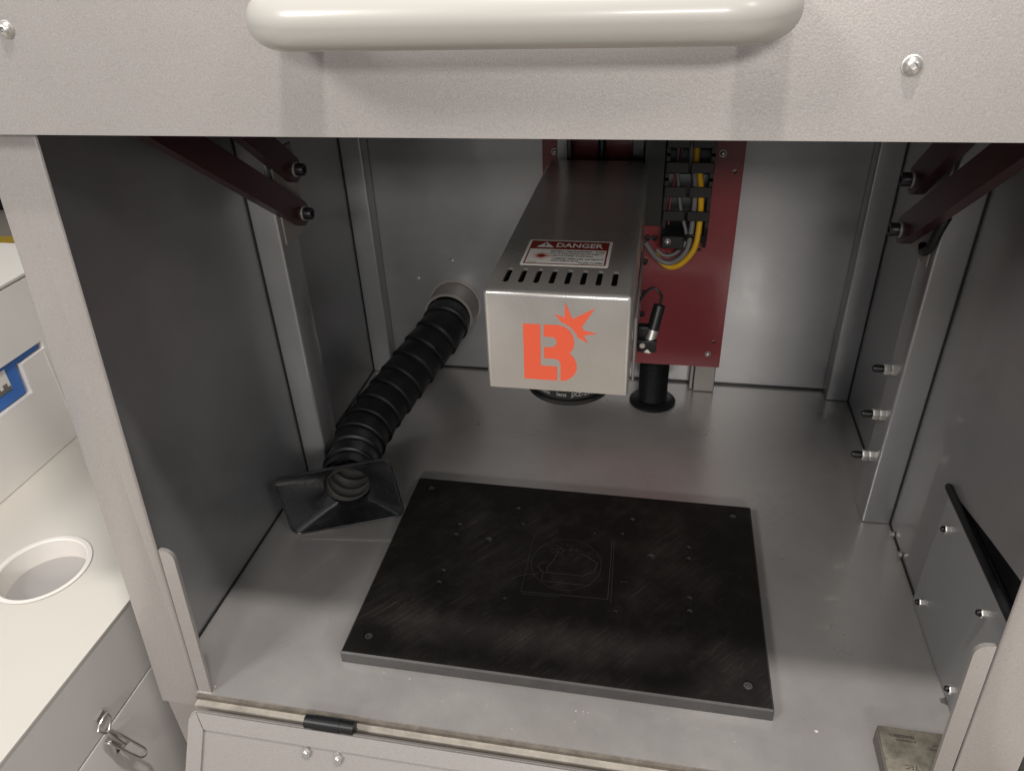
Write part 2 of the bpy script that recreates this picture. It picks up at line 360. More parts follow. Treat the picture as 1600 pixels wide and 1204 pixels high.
# cover plate low on the right wall with its four nuts and the rubber edge above it
cov = build('cover_plate', slab((W-.0030, 0, 0), -Y, Z, [(-y, z) for y, z in rrect(0.022, 0.181, 0.0015, 0.1180, 0.006)], 0.0024), M['coverp'], cab)
nt0 = cap_bolt((W-.0030, 0.1625, 0.0985), (-1, 0, 0), 0.0037, cab, 1); 
for dy, dz in ((0, -.0805), (-.083, 0), (-.083, -.081)): copy_part(nt0, (0, dy, dz))
build('rubber_edging', tube([(W-.0025, 0.1885, 0.1210), (W-.0025, 0.187, 0.1210), (W-.0025, 0.018, 0.1210)], [0.0022, 0.0030, 0.0030], 10), M['rubber'], cab)
n3 = build('floor_screw', lathe((W-.001, 0.2606, 0.0030), (-1, 0, 0), [(0, 0), (0, .003), (.003, .0026), (.0034, 0)], 10), M['steel'], cab)
copy_part(n3, (0, -.0279, 0.001)); copy_part(n3, (-2*W+.006, -.225, 0.002))
# pop rivets on the back wall
rv = build('rivet', lathe((-.2307, D, .1271), -Y, [(0, 0), (0, .0034), (.0012, .003), (.002, .0016), (.0021, 0)], 14), M['pvc'], cab)
copy_part(rv, (.0463, 0, .0252))
# lowered front flap
fd = Vector((0, -.5322, -.8466)); fo = Vector((0, -.0160, 0.0016)); fn = X.cross(fd) * -1
FNV = fd.cross(X); FNV = FNV if FNV.y < 0 else -FNV
fu, fv = X, -fd                                        # fu x fv points to the viewer
def flap_pt(x, t, lift=0.0): return fo + X*x + fd*t + fu.cross(fv)*lift
flap = build('front_flap', slab(fo, fu, fv, rrect(-.2682, .2682, -.17, 0, .006), 0.003), M['silver'], cab)
bw = 0.0125
def hem(poly): return slab(fo + fu.cross(fv)*0.0022, fu, fv, poly, 0.0020)
build('folded_hem', hem([(-.262, -.0004), (.262, -.0004), (.2675-bw, -bw), (-.2675+bw, -bw)]), M['silver'], flap)
build('folded_hem', hem([(-.2680, -.006), (-.2625, -.0008), (-.2681+bw, -bw-.0004), (-.2681+bw, -.1695), (-.2680, -.1695)]), M['silver'], flap)
build('folded_hem', hem([(.2680, -.006), (.2680, -.1695), (.2681-bw, -.1695), (.2681-bw, -bw-.0004), (.2625, -.0008)]), M['silver'], flap)
fnut = build('nut', hexnut(flap_pt(-.1708, .0175), fu.cross(fv), 0.0040, 0.0032), M['steel'], flap)
build('bolt_end', lathe(flap_pt(-.1708, .0175, .0005), fu.cross(fv), [(0, 0), (0, .0019), (.0038, .0019), (.0042, .0012), (.0042, 0)], 12), M['steel'], fnut)
copy_part(fnut, flap_pt(-.1457, .0185) - flap_pt(-.1708, .0175))
hg = build('hinge', cyl((-.1745, -.0120, .0035), (-.1358, -.0120, .0035), .0048, 18), M['plastic'], flap)
build('hinge_knuckle', cyl((-.1672, -.0120, .0035), (-.1465, -.0120, .0035), .0052, 18), M['dsteel'], hg)
build('hinge_leaf', bbox(-.1735, -.1370, -.0100, -.0060, -.0008, .0030, .0006, 1), M['plastic'], hg)

# ------------------------------------------------------------------ the work plate
wp = thing('work_plate', (0, 0.157, 0), 'thick worn black metal work plate with drilled holes lying on the cabinet floor', 'plate')
holes = [(s*.1087, y, .0024) for s in (-1, 1) for y in (.2055, .1912, .1442, .1300)] + [(-.0763, .189, .0036), (.0752, .189, .0036)]
holes += [(s*.0477, y, .0018) for s in (-1, 1) for y in (.2148, .1200)] + [(.0558, .2364, .0026), (.0217, .2117, .0014), (-.0259, .1858, .0015), (-.0563, .2364, .0024)]
corner = [(sx*.1512, y, .0040) for sx in (-1, 1) for y in (.0648, .2555)]
PT = 0.0120
t = slab((0, 0, PT), X, Y, [(-.1672, .0466), (.1672, .0466), (.1672, .2694), (-.1672, .2694)], 0.0042, [circ(*h, 14) for h in holes+corner])
top = build('plate_top', t, M['plate'], wp)
# worn black finish: broad patchy wear plus fine diagonal brushing
nt = M['plate'].node_tree; N = nt.nodes; L = nt.links; b = N['Principled BSDF']
tc = N.new('ShaderNodeTexCoord'); m0 = N.new('ShaderNodeMapping'); m0.inputs['Rotation'].default_value = (0, 0, math.radians(-50)); L.new(tc.outputs['Object'], m0.inputs[0])
mp = N.new('ShaderNodeMapping'); mp.inputs['Scale'].default_value = (16, 1000, 1); L.new(m0.outputs[0], mp.inputs[0])
nz = N.new('ShaderNodeTexNoise'); nz.inputs['Scale'].default_value = 1.0; nz.inputs['Detail'].default_value = 4; L.new(mp.outputs[0], nz.inputs['Vector'])
nb = N.new('ShaderNodeTexNoise'); nb.inputs['Scale'].default_value = 17; nb.inputs['Detail'].default_value = 7; nb.inputs['Roughness'].default_value = 0.68; L.new(tc.outputs['Object'], nb.inputs['Vector'])
r1 = N.new('ShaderNodeMapRange'); r1.inputs[1].default_value = .45; r1.inputs[2].default_value = .75; L.new(nb.outputs['Fac'], r1.inputs[0])
r2 = N.new('ShaderNodeMapRange'); r2.inputs[1].default_value = .48; r2.inputs[2].default_value = .72; L.new(nz.outputs['Fac'], r2.inputs[0])
ma = N.new('ShaderNodeMath'); ma.operation = 'MULTIPLY'; L.new(r1.outputs[0], ma.inputs[0]); L.new(r2.outputs[0], ma.inputs[1])
mb_ = N.new('ShaderNodeMath'); mb_.operation = 'MULTIPLY_ADD'; mb_.inputs[1].default_value = .25; L.new(r1.outputs[0], mb_.inputs[0]); L.new(ma.outputs[0], mb_.inputs[2])
mixc = N.new('ShaderNodeMix'); mixc.data_type = 'RGBA'; mixc.inputs[6].default_value = (.0075, .0062, .0058, 1); mixc.inputs[7].default_value = (.050, .045, .040, 1); L.new(mb_.outputs[0], mixc.inputs[0]); L.new(mixc.outputs[2], b.inputs['Base Color'])
r3 = N.new('ShaderNodeMapRange'); r3.inputs[3].default_value = .42; r3.inputs[4].default_value = .66; L.new(nz.outputs['Fac'], r3.inputs[0]); L.new(r3.outputs[0], b.inputs['Roughness'])
for hx_, hy_, hr_ in holes:
    build('hole_lining', lathe((hx_, hy_, PT-.0003), -Z, [(0, hr_*.99), (0, hr_*.90), (.0036, hr_*.90)], 14), M['plate_edge'], wp)
body = bmesh.new()
A = [(-.1685, .0452), (.1685, .0452), (.1685, .2708), (-.1685, .2708)]; B_ = [(-.1672, .0466), (.1672, .0466), (.1672, .2694), (-.1672, .2694)]
v0 = [body.verts.new((x, y, 0.0004)) for x, y in A]; v1 = [body.verts.new((x, y, PT-.0014)) for x, y in A]; v2 = [body.verts.new((x, y, PT-.0002)) for x, y in B_]; v3 = [body.verts.new((x, y, PT-.0041)) for x, y in B_]
for a_, b_ in ((v0, v1), (v1, v2)):
    for i in range(4): body.faces.new([a_[i], a_[(i+1) % 4], b_[(i+1) % 4], b_[i]])
body.faces.new(v3); body.faces.new(v0[::-1])
build('plate_body', body, M['plate_edge'], wp, -20)
cs = build('countersunk_screw', lathe((corner[0][0], corner[0][1], PT-.0012), Z, [(-.002, 0), (-.002, .0036), (0, .0036), (.0003, .0030), (.0003, .0019), (-.0012, .0017), (-.0012, 0)], 16), M['plate_edge'], wp)
for h in corner[1:]: copy_part(cs, (h[0]-corner[0][0], h[1]-corner[0][1], 0))
eng = bmesh.new(); eo = (0, 0, PT+.00012)
def line(P, wd=.0004, cl=False): strip(eo, X, Y, P, wd, 0, eng, cl)
line([(-.0088, .1843), (-.0113, .1735), (-.016, .1626), (-.0161, .1558)]); line([(-.0183, .1681), (-.0234, .1658), (-.0252, .1618), (-.0234, .1605), (-.0191, .1553)])
line([(-.0191, .1553), (-.0013, .1562), (.0162, .156), (.0211, .1603), (.0258, .162), (.0279, .1734), (.0192, .1796), (.0118, .1834), (.0087, .1824)])
line([(-.0191, .1553), (-.0192, .1456), (.0001, .1454), (.0225, .1456), (.0271, .153)])
line([(.0315*math.cos(a)+0, .0315*math.sin(a)+.1685) for a in [2*PI*i/40 for i in range(40)]], .00025, True)
line([(.0389, .2059), (.0402, .1328), (.0019, .1314), (-.0344, .1303)], .0004); line([(.0409, .2051), (.043, .1294)], .0003); line([(-.034, .1279), (-.0007, .129)], .0003); line([(-.0350, .1303), (-.0346, .1861), (-.034, .2020)], .0002)
line([(-.0454, .1447), (-.0371, .1495), (-.0238, .1531)], .0004); line([(.0495, .1545), (.056, .1547)], .0005)
for i in range(46):
    x, y = random.gauss(-.002, .010), random.gauss(.184, .006); a = random.uniform(0, PI); l = random.uniform(.001, .004)
    line([(x, y), (x+l*math.cos(a), y+l*.5*math.sin(a))], .0003)
for i in range(150):
    x, y = random.uniform(-.16, .16), random.uniform(.05, .262); l = random.uniform(.003, .018)*random.random(); a = math.radians(random.gauss(50, 7))
    line([(x, y), (min(x+l*math.cos(a), .166), min(y+l*math.sin(a), .268))], .00012)
tag(build('engraved_lines', eng, M['scratch'], wp, -30), kind='stuff')

# ------------------------------------------------------------------ the laser head
lh = thing('marking_laser', (0.0008, 0.26, 0.234), 'silver box shaped laser marking head with orange LB starburst emblem over the black plate', 'laser head')
hx0, hx1, hy0, hy1, hz0, hz1 = -0.0472, 0.0490, 0.110, 0.411, 0.2345, 0.3075
t = bmesh.new(); bbox(hx0, hx1, hy0, hy1, hz0, hz1, 0, bm=t)
fe = [e for e in t.edges if all(abs(v.co.y-hy0) < 1e-5 for v in e.verts) and not all(abs(v.co.z-hz0) < 1e-5 for v in e.verts)] + [e for e in t.edges if abs(e.verts[0].co.y-e.verts[1].co.y) > .1 and e.verts[0].co.z > .3]
bmesh.ops.bevel(t, geom=fe, offset=0.0034, segments=4, profile=0.5, affect='EDGES')
cut = [bbox(hx0+.0018, hx1-.0018, hy0+.0018, hy1-.0018, hz0+.0018, hz1-.0018)]
slots = bmesh.new()
for i in range(8):
    cx = -.0350 + i*.01018
    slab((cx, .1360, hz1+.003), X, Y, [(.0019*math.cos(a), .0098*(1 if a < PI else -1) + .0019*math.sin(a)) for a in [PI*k/6 for k in range(7)] + [PI + PI*k/6 for k in range(7)]], .008, bm=slots)
housing = build('housing', boolean_diff(t, cut + [slots]), M['head'], lh)
build('slot_dark_sheet', bbox(hx0+.004, hx1-.004, .118, .20, hz1-.014, hz1-.0125), M['ink'], lh)  # black sheet added under the lid slots to keep them dark
# emblem: flat orange vinyl, 0.2 mm thick
Lp = [(-.0211, .2849), (-.0097, .2850), (-.0098, .2538), (.0012, .2537), (.0012, .2428), (-.0213, .2429)]
Bp = [(-.0074, .2849), (.0015, .2851), (.006, .2841), (.0095, .2816), (.0118, .2776), (.0128, .2725), (.0119, .2678), (.0097, .2644), (.0126, .2611), (.0143, .2568), (.0145, .2526), (.0132, .2487), (.0106, .2455), (.0075, .2435), (.0035, .2426), (.0035, .2554), (.003, .2578), (.0016, .2592), (-.0003, .2596), (-.0075, .2597), (-.0075, .2681), (-.0017, .2684), (.0003, .2696), (.0012, .2722), (.0004, .2747), (-.0014, .2759), (-.0076, .2761)]
Sp = [(-.0002, .2931), (.0063, .2906), (.0068, .3014), (.0115, .2899), (.0257, .2981), (.0175, .2845), (.0187, .282), (.0278, .2803), (.0188, .2783), (.0218, .2728), (.0151, .2766), (.0137, .2794), (.0115, .2824), (.009, .2848), (.0065, .2863), (.0042, .2873)]
for nm, pol in (('emblem_letter', Lp), ('emblem_letter', Bp), ('emblem_starburst', Sp)):
    build(nm, slab((0, hy0-.0002, 0), X, Z, pol, .00018), M['orange'], housing, -30)
# warning sticker on the lid
so = Vector((-.0303, .1535, hz1+.00022)); SW, SH = .0606, .0463
stk = build('warning_sticker', slab(so, X, Y, rrect(0, SW, 0, SH, .001), .0002), M['label_white'], housing, -30)
zl = Z*.00008
hd = 0.0155
pr = slab(so+zl, X, Y, [(.0020, .0020), (SW-.0020, .0020), (SW-.0020, SH-.0018), (.0020, SH-.0018)], 0, [[(.0030, .0032), (SW-.0032, .0032), (SW-.0032, SH-.0018-hd), (.0030, SH-.0018-hd)]])
build('red_border', pr, M['label_red'], stk, -30)
tx = bmesh.new(); hb = SH-.0018-hd
text_bm('DANGER', so+zl*2+X*.0205+Y*(hb+.0040), X, Y, .0112, .022, 'LEFT', 1, tx, .0335)
tri = [(.0065, hb+.0028), (.0195, hb+.0028), (.0130, hb+.0132)]
slab(so+zl*2, X, Y, tri, 0, [[(.0125, hb+.0062), (.0135, hb+.0062), (.0138, hb+.0105), (.0122, hb+.0105)], [(.0125, hb+.0038), (.0135, hb+.0038), (.0135, hb+.0050), (.0125, hb+.0050)]], tx)
build('danger_heading', tx, M['label_white'], stk, -30)
tx = bmesh.new()
for i, (s_, x_, sz, fw_) in enumerate([('INVISIBLE LASER RADIATION -  AVOID', .0182, .0034, .0385), ('EYE OR SKIN EXPOSURE TO DIRECT', .0182, .0030, .0370), ('OR SCATTERED RADIATION', .0205, .0030, .0280)]):
    text_bm(s_, so+zl*2+X*x_+Y*(hb-.0048-i*.0040), X, Y, sz, .025, 'LEFT', 1, tx, fw_)
for i, (s_, fw_) in enumerate((('COMBINED FIBER LASER 1064 NM 20 W', .0360), ('OUTPUT AS MAX AT 1064 NM', .0190))):
    text_bm(s_, so+zl*2+X*.0205+Y*(hb-.0178-i*.0038), X, Y, .0030, .025, 'LEFT', 1, tx, fw_)
text_bm('CLASS 4 LASER', so+zl*2+X*.0400+Y*.0046, X, Y, .0032, .025, 'LEFT', 1, tx, .0165)
text_bm('21CFR1040', so+zl*2+X*.0045+Y*.0045, X, Y, .0016, .02, 'LEFT', 1, tx, .006)
build('warning_text', tx, M['ink'], stk, -30)
bu = bmesh.new(); bc = (.0125, hb-.0125)
for i in range(28):
    a = 2*PI*i/28; r_ = .0062 + .0030*((i*7) % 5)/4; dx_, dy_ = math.cos(a), math.sin(a)
    P3 = [(bc[0]-dy_*.00045, bc[1]+dx_*.00045), (bc[0]+dy_*.00045, bc[1]-dx_*.00045), (bc[0]+dx_*r_, bc[1]+dy_*r_)]
    slab(so+zl*1.6, X, Y, P3, 0, bm=bu)
build('laser_burst', bu, M['label_pink'], stk, -30)
build('burst_core', slab(so+zl*2, X, Y, circ(*bc, .0026, 16), 0), M['label_red'], stk, -30)
build('beam_line', slab(so+zl*2, X, Y, [(bc[0], bc[1]-.0005), (.0245, bc[1]-.00015), (.0245, bc[1]+.00015), (bc[0], bc[1]+.0005)], 0), M['label_red'], stk, -30)
# lens below
lc = Vector((.0040, .1575, hz0))
ln = build('scan_lens', lathe(lc, -Z, [(-.004, 0), (-.004, .0290), (.0070, .0290), (.0076, .0306), (.0170, .0306), (.0175, .0298), (.0185, .0298), (.0190, .0314), (.0222, .0314), (.0234, .0300), (.0234, .0262), (.0200, .0250), (.0200, 0)], 56), M['plastic'], lh)
lt = bmesh.new()
for s_, a0 in (('F-Theta', -124), ('lens', -94), ('JXZ-254', -66)):
    tb = text_bm(s_, (0, 0, 0), X, Y, .0046, .02, 'CENTER', 1.0)
    for v in tb.verts:
        a = math.radians(a0) + v.co.x/.0306; v.co = Vector((lc.x + .03072*math.cos(a), lc.y + .03072*math.sin(a), lc.z - .0152 + v.co.y))
    merge(lt, tb)
build('lens_lettering', lt, M['white_ink'], ln, -30)
build('lens_glass', lathe(lc - Z*.0201, -Z, [(0, .0243), (.0012, .015), (.0016, 0)], 32), M['lens'], ln)
build('side_plate', bbox(.0492, .0512, .170, .300, .2090, .262, .0006, 1), M['pvc'], lh)

# ------------------------------------------------------------------ alignment laser beside the head
lp = thing('pointer_laser', (.058, .22, .21), 'small black and silver pointer laser clamped to the right side of the laser head', 'laser')
pt = Vector((.0670, .224, .2480)); pb = Vector((.0595, .212, .2130)); ax = (pb-pt).normalized(); Lp_ = (pb-pt).length
build('barrel', lathe(pt, ax, [(0, 0), (0, .0040), (.0008, .0047), (.0205, .0047), (.0205, 0)], 20), M['plastic'], lp)
build('sleeve', lathe(pt+ax*.0206, ax, [(0, 0), (0, .0046), (.0120, .0046), (.0120, 0)], 20), M['steel'], lp)
build('tip', lathe(pt+ax*.0330, ax, [(0, 0), (0, .0036), (.0060, .0036), (.0066, .0028), (.0066, 0)], 18), M['label_white'], lp)
build('clamp', bbox(.0515, .0665, .2090, .2215, .2125, .2230, .0012, 2), M['plastic'], lp)
build('clamp_arm', bbox(.0513, .0600, .2130, .2210, .2225, .2330, .0010, 2), M['plastic'], lp)
build('clamp_screw', lathe((.0556, .2090, .2190), -Y, [(0, 0), (0, .0022), (.0010, .0022), (.0010, .0012), (.0003, .0011), (.0003, 0)], 12), M['steel'], lp)
build('lead', tube(catmull([pt-ax*(-.001), pt-ax*.006, (.0655, .2245, .2590), (.0600, .226, .2610), (.0545, .227, .2545), (.0500, .228, .2470)], 6), .0011, 8), M['rubber'], lp)

# ------------------------------------------------------------------ red mounting plate with the lift column
mpz = 0.0685
mp_ = thing('mounting_plate', (.04, .44, mpz), 'dark red upright mounting plate fixed in front of the back wall', 'plate')
ho_ = [(.1319, .2906, .0022), (.1308, .1010, .0022), (.0472, .243, .001)]
build('red_sheet', slab((0, .440, 0), X, Z, [(-.0580, mpz), (.1400, mpz), (.1400, .70), (-.0580, .70)], .005, [circ(*h, 14) for h in ho_[:2]]), M['red'], mp_)
for s_ in (.1175,):
    build('leg', bbox(s_, .1425, .4960, .5168, .0006, .12, .001, 1), M['pvc'], mp_)
    build('leg_bracket', bbox(.1125, .1168, .4990, .5168, .0006, .10, .0008, 1), M['pvc'], mp_)
    build('standoff', bbox(.1180, .1370, .4452, .4955, .085, .115, .001, 1), M['pvc'], mp_)
sc1 = button_screw(Vector((.1191, .440, .3078)), -Y, .0030, mp_)
for q in ((.1261, .0851), (-.0452, .3078), (.1191, .47)): copy_part(sc1, (q[0]-.1191, 0, q[1]-.3078))
bs = build('black_screw', lathe((.0513, .440, .1571), -Y, [(0, 0), (0, .0033), (.0022, .0030), (.0024, .0016), (.001, .0014), (.001, 0)], 14), M['dsteel'], mp_)
for q in ((.0506, .1315), (.0519, .2202), (.0507, .1930), (.0590, .2202)): copy_part(bs, (q[0]-.0513, 0, q[1]-.1571))
build('rail', bbox(-.0412, -.0310, .4280, .4398, .12, .69, .0008, 1), M['label_white'], mp_)
build('rail', bbox(-.0306, -.0262, .4200, .4398, .12, .69, .0006, 1), M['dsteel'], mp_)
build('screw_shaft', cyl((.0028, .428, .14), (.0028, .428, .69), .0035, 16), M['dsteel'], mp_)
build('rail', bbox(.0325, .0440, .4230, .4398, .12, .69, .0006, 1), M['dsteel'], mp_)
build('column_cover', bbox(.0445, .0650, .4120, .4398, .2430, .69, .0010, 1), M['plastic'], mp_)
build('carriage', bbox(-.0400, .0430, .4112, .4195, .235, .305, .001, 1), M['dsteel'], mp_)
# ------------------------------------------------------------------ cable chain and cables
ch = thing('cable_chain', (.088, .42, .20), 'black plastic cable drag chain hanging beside the laser head', 'cable chain')
cx0, cx1 = .0655, .1105
lk = thing
def link(zc, yc, ang, first=None):
    hh = .0132
    t = slab((0, 0, hh), X, Y, [(cx0, -.009), (cx0+.0035, -.009), (cx0+.0035, .0070), (cx1-.0035, .0070), (cx1-.0035, -.009), (cx1, -.009), (cx1, .009), (cx0, .009)], 2*hh)
    for v in t.verts:
        if .004 < v.co.y and abs(v.co.x - (cx0+cx1)/2) < .0196: v.co.z *= .42
    mx = Matrix.Translation((0, yc, zc)) @ Matrix.Rotation(ang, 4, 'X')
    for v in t.verts: v.co = mx @ v.co
    o = build('chain_link', t, M['plastic'], ch)
    xm = (cx0+cx1)/2
    for x0, x1 in ((cx0+.0002, xm-.0012), (xm+.0012, cx1-.0002)):
        for ys in (-.0110,):
            t = bmesh.new(); bbox(x0, x1, ys, ys+.002, -.0052, .0052, .0005, 1, bm=t)
            for v in t.verts: v.co = mx @ v.co
            build('crossbar', t, M['plastic'], o)
    return o
for k in range(9): link(.3015 + .0236*k, .4225, 0)
link(.2780, .4225, 0); link(.2545, .4230, math.radians(4)); link(.2330, .4268, math.radians(24))
eb = build('end_bracket', bbox(.0660, .0880, .4110, .4390, .2200, .2335, .001, 1), M['plastic'], ch)
button_screw(Vector((.0722, .4110, .2275)), -Y, .0026, eb)
build('cable_tie', bbox(.082, .106, .4145, .4165, .2170, .2195, .0006, 1), M['plastic'], ch)
def cable(name, P, r, m, label): 
    o = build(name, tube(catmull(P, 8), r, 12), m); tag(o, label, 'cable'); return o
cable('cable', [(.0925, .421, .52), (.0932, .4210, .3240), (.0965, .4210, .3020), (.1005, .4210, .2780), (.1020, .4205, .2560), (.1015, .4170, .2330), (.0985, .4150, .2180), (.0900, .4150, .2050), (.0800, .4160, .1985), (.0700, .4190, .2000), (.0600, .4250, .2090)], .0030, M['yellow'], 'thick yellow cable running down through the black drag chain')
cable('cable', [(.0870, .423, .52), (.0880, .4225, .3240), (.0915, .4225, .3020), (.0950, .4225, .2780), (.0955, .4220, .2560), (.0945, .4190, .2330), (.0920, .4165, .2180), (.0850, .4150, .2080), (.0740, .4150, .2030), (.0620, .4150, .2090), (.0500, .4120, .2260)], .0027, M['greycable'], 'grey cable beside the yellow cable, looping under to the laser head')
cable('cable', [(.0755, .426, .52), (.0760, .4255, .3240), (.0765, .4255, .3020), (.0790, .4255, .2780), (.0830, .4255, .2560), (.0900, .4215, .2330), (.0890, .4190, .2220), (.0800, .4180, .2120), (.0700, .4180, .2100), (.0620, .4200, .2150)], .0018, M['greycable'], 'thin dark cable crossing inside the black drag chain')
cable('cable', [(.0800, .426, .52), (.0795, .4255, .3240), (.0770, .4255, .3020), (.0735, .4255, .2780), (.0715, .4255, .2560), (.0720, .4260, .2400)], .0008, M['redwire'], 'thin red wire inside the black drag chain')

# ------------------------------------------------------------------ fume extraction hose
fh = thing('fume_hose', (-.225, .22, 0), 'black ribbed fume extraction hose with flared nozzle coming out of the back wall', 'hose')
build('wall_collar', lathe((-.185, D, .0945), -Y, [(0, .0335), (.0012, .0335), (.0016, .0308), (.0370, .0308), (.0376, .0300), (.0374, .0278), (.0300, .0272), (.002, .0272)], 48), M['pvc'], fh)
P = catmull([(-.183, .512, .096), (-.1845, .485, .0945), (-.187, .455, .0885), (-.204, .418, .0720), (-.2200, .378, .0560), (-.2335, .335, .0440), (-.2385, .290, .0360), (-.2330, .250, .0345), (-.2262, .2225, .0366)], 40)
acc = 0; rad = []; pts = []; pitch = .0240; last = None
for q in P:
    if last is not None: acc += (q-last).length
    last = q; f_ = (acc % pitch)/pitch
    rr = .0250 + .0034*f_**.55
    if f_ > .93: rr -= .0034*(f_-.93)/.07
    if acc < .032: rr = .0240
    pts.append(q); rad.append(rr)
hose = build('hose', tube(pts, rad, 40, caps=False), M['rubber'], fh, 60)
acc = 0; last = None; nx = pitch*.94
for i, q in enumerate(P):
    if last is not None: acc += (q-last).length
    last = q
    if acc > nx and .03 < acc < .36:
        tdir = (P[min(i+1, len(P)-1)] - P[i-1]).normalized(); a_, u_, v_ = frame(tdir)
        ring = [q + (u_*math.cos(2*PI*k/36) + v_*math.sin(2*PI*k/36))*.0280 for k in range(36)]
        build('wire_rib', tube(ring, .0007, 6, closed=True), M['rubber'], hose)
    if acc > nx: nx += pitch
u = Vector((.9589, .2518, .1305)).normalized(); v = Vector((-.1477, .0506, .9877)); v = (v - u*v.dot(u)).normalized(); n = v.cross(u).normalized()   # n points back, away from the viewer
n = n if n.y > 0 else -n
BL = Vector((-.2705, .1783, .0025)); wd, ht = .1108, .0663
cen = BL + u*wd/2 + v*ht/2; ci = Vector((-.2245, .2180, .0362))
def noz_ring(k, N=48):
    # k = 0 rim (rounded rectangle) ... 1 circle at the hose
    out = []; rr = rrect(-wd/2, wd/2, -ht/2, ht/2, .0085, 8); dense = []
    for (xa, ya), (xb, yb) in zip(rr, rr[1:] + rr[:1]):
        m_ = max(1, int(math.hypot(xb-xa, yb-ya)/.004)); dense += [(xa+(xb-xa)*t_/m_, ya+(yb-ya)*t_/m_) for t_ in range(m_)]
    for x_, y_ in dense:
        a = math.atan2(y_/ht, x_/wd)
        out.append((cen + u*x_ + v*y_, ci + (u*math.cos(a) + v*math.sin(a))*.0222))
    return out
nb_ = bmesh.new(); rr = noz_ring(0); prof = [0, .04, .35, .68, .90, 1.0]
def npos(k, pr): r_, c_ = pr; s_ = k; e_ = s_**0.85; return r_.lerp(c_, e_) 
rings = [[nb_.verts.new(npos(k, q)) for q in rr] for k in prof]
rings.append([nb_.verts.new(q[1] + n*.012) for q in rr])
outer = [[nb_.verts.new(npos(k, q) + (q[0]-cen).normalized()*.0014 + n*.0012) for q in rr] for k in prof[::-1]]
seq = rings[:-1] 
for A_, B2 in zip(rings, rings[1:]):
    for i in range(len(rr)): j = (i+1) % len(rr); nb_.faces.new([A_[i], A_[j], B2[j], B2[i]])
for A_, B2 in zip(outer, outer[1:]):
    for i in range(len(rr)): j = (i+1) % len(rr); nb_.faces.new([A_[i], A_[j], B2[j], B2[i]])
for i in range(len(rr)): j = (i+1) % len(rr); nb_.faces.new([outer[-1][i], outer[-1][j], rings[0][j], rings[0][i]])
noz = build('nozzle', nb_, M['nozzle'], fh, 50)
build('nozzle_rim', tube([q[0] + (q[0]-cen).normalized()*.0004 for q in rr], .0011, 8, closed=True), M['nozzle'], noz)
# ribbed lining seen through the nozzle mouth
li = bmesh.new(); pp = [q for q in P if (q - P[-1]).length < .09] + [ci + n*.001]
rl = []; acc = 0
for i, q in enumerate(pp):
    if i: acc += (q-pp[i-1]).length
    rl.append(.0200 + .0019*abs(math.sin(PI*acc/.0145)))
rl[-1] = .0218
tube(pp, rl, 40, li, caps=False)
build('hose_lining', li, M['hosein'], hose)

# ------------------------------------------------------------------ small black bellows column
bl = thing('bellows_column', (.0687, .4675, 0), 'short black ribbed bellows column on a round foot below the red plate', 'bellows')
prof = [(0, 0), (0.0002, .0275), (.0014, .0278), (.0030, .0262), (.0045, .0190)]
z_ = .0050
while z_ < .100: prof += [(z_, .0154), (z_+.0017, .0174), (z_+.0034, .0154)]; z_ += .0035
prof += [(z_, 0)]
build('ribbed_tube', lathe((.0687, .4672, 0.0004), Z, prof, 32), M['plastic'], bl)

# ------------------------------------------------------------------ stamped metal block in the right corner
mb = thing('metal_block', (.262, .01, 0), 'tarnished stamped metal block with upside down lettering in the right front corner', 'block')
bt_ = bmesh.new(); bx0, by1, bz = .2385, .0453, .0120
t = bbox(bx0, .2925, -.030+.033, by1, 0.0005, bz, .0007, 2)
for v_ in t.verts:
    if v_.co.y < .02: v_.co.x -= .0008
blk = build('block_body', t, M['brass'], mb)
build('block_side', bbox(bx0-.0016, bx0-.0001, .0035, by1-.004, .0005, bz-.0008, .0004, 1), M['brass_side'], blk)
tx = bmesh.new(); lz = bz+.0001
text_bm('TECNOLÓGICO', (.2618, .0396, lz), -X, -Y, .0030, .03, 'LEFT', 0.78, tx)
for v_ in tx.verts: pass
text_bm('AL DESARROLLO', (.2620, .0360, lz), -X, -Y, .0019, .02, 'LEFT', 0.92, tx)
text_bm('TEC', (.2588, .0172, lz), -X, -Y, .0048, .0, 'LEFT', 1.0, tx)
text_bm('CENTRO DE', (.2830, .0352, lz), -X, -Y, .0019, .02, 'LEFT', 1.0, tx)
text_bm('INNOVACION', (.2820, .0318, lz), -X, -Y, .0019, .02, 'LEFT', 1.0, tx)
build('stamped_lettering', tx, M['ink'], blk, -30)

# ------------------------------------------------------------------ tied black cable at the right lift arm
tag(build('wire_loom', tube(catmull([(.2690, .2590, .3115), (.2680, .2640, .3000), (.2680, .2730, .2830), (.2690, .2880, .2735), (.2700, .2960, .2760)], 8), .0035, 10), M['rubber']), 'short black wire loom tied beside the right lift arms', 'cable')

# ------------------------------------------------------------------ neighbouring white machine on the left
wm = thing('white_machine', (-.6, .2, -.9), 'cream white machine with blue front panel and round port standing left of the cabinet', 'machine')
tx0 = -.38; tz = .0065
t = slab((0, 0, tz), X, Y, [(-1.6, -.9), (tx0, -.9), (tx0, .40), (-1.6, .40)], .0022, [circ(-.487, .0955, .0405, 48)])
build('table_top', t, M['white'], wm)
build('port_rim', lathe((-.487, .0955, tz+.0012), -Z, [(0.0002, .0435), (0, .0395), (.001, .0385), (.0225, .0378)], 48), M['whitep'], wm)
build('port_floor', slab((-.487, .0955, tz-.0210), X, Y, circ(0, 0, .0384, 48), .001), M['port_shade'], wm)
build('side_panel', bbox(tx0-.012, tx0-.0008, -.9, .392, -.0745, tz-.0023), M['wgrey'], wm)
build('far_panel', bbox(-1.58, -1.57, -.9, .392, -.0745, tz-.0023), M['wgrey'], wm)
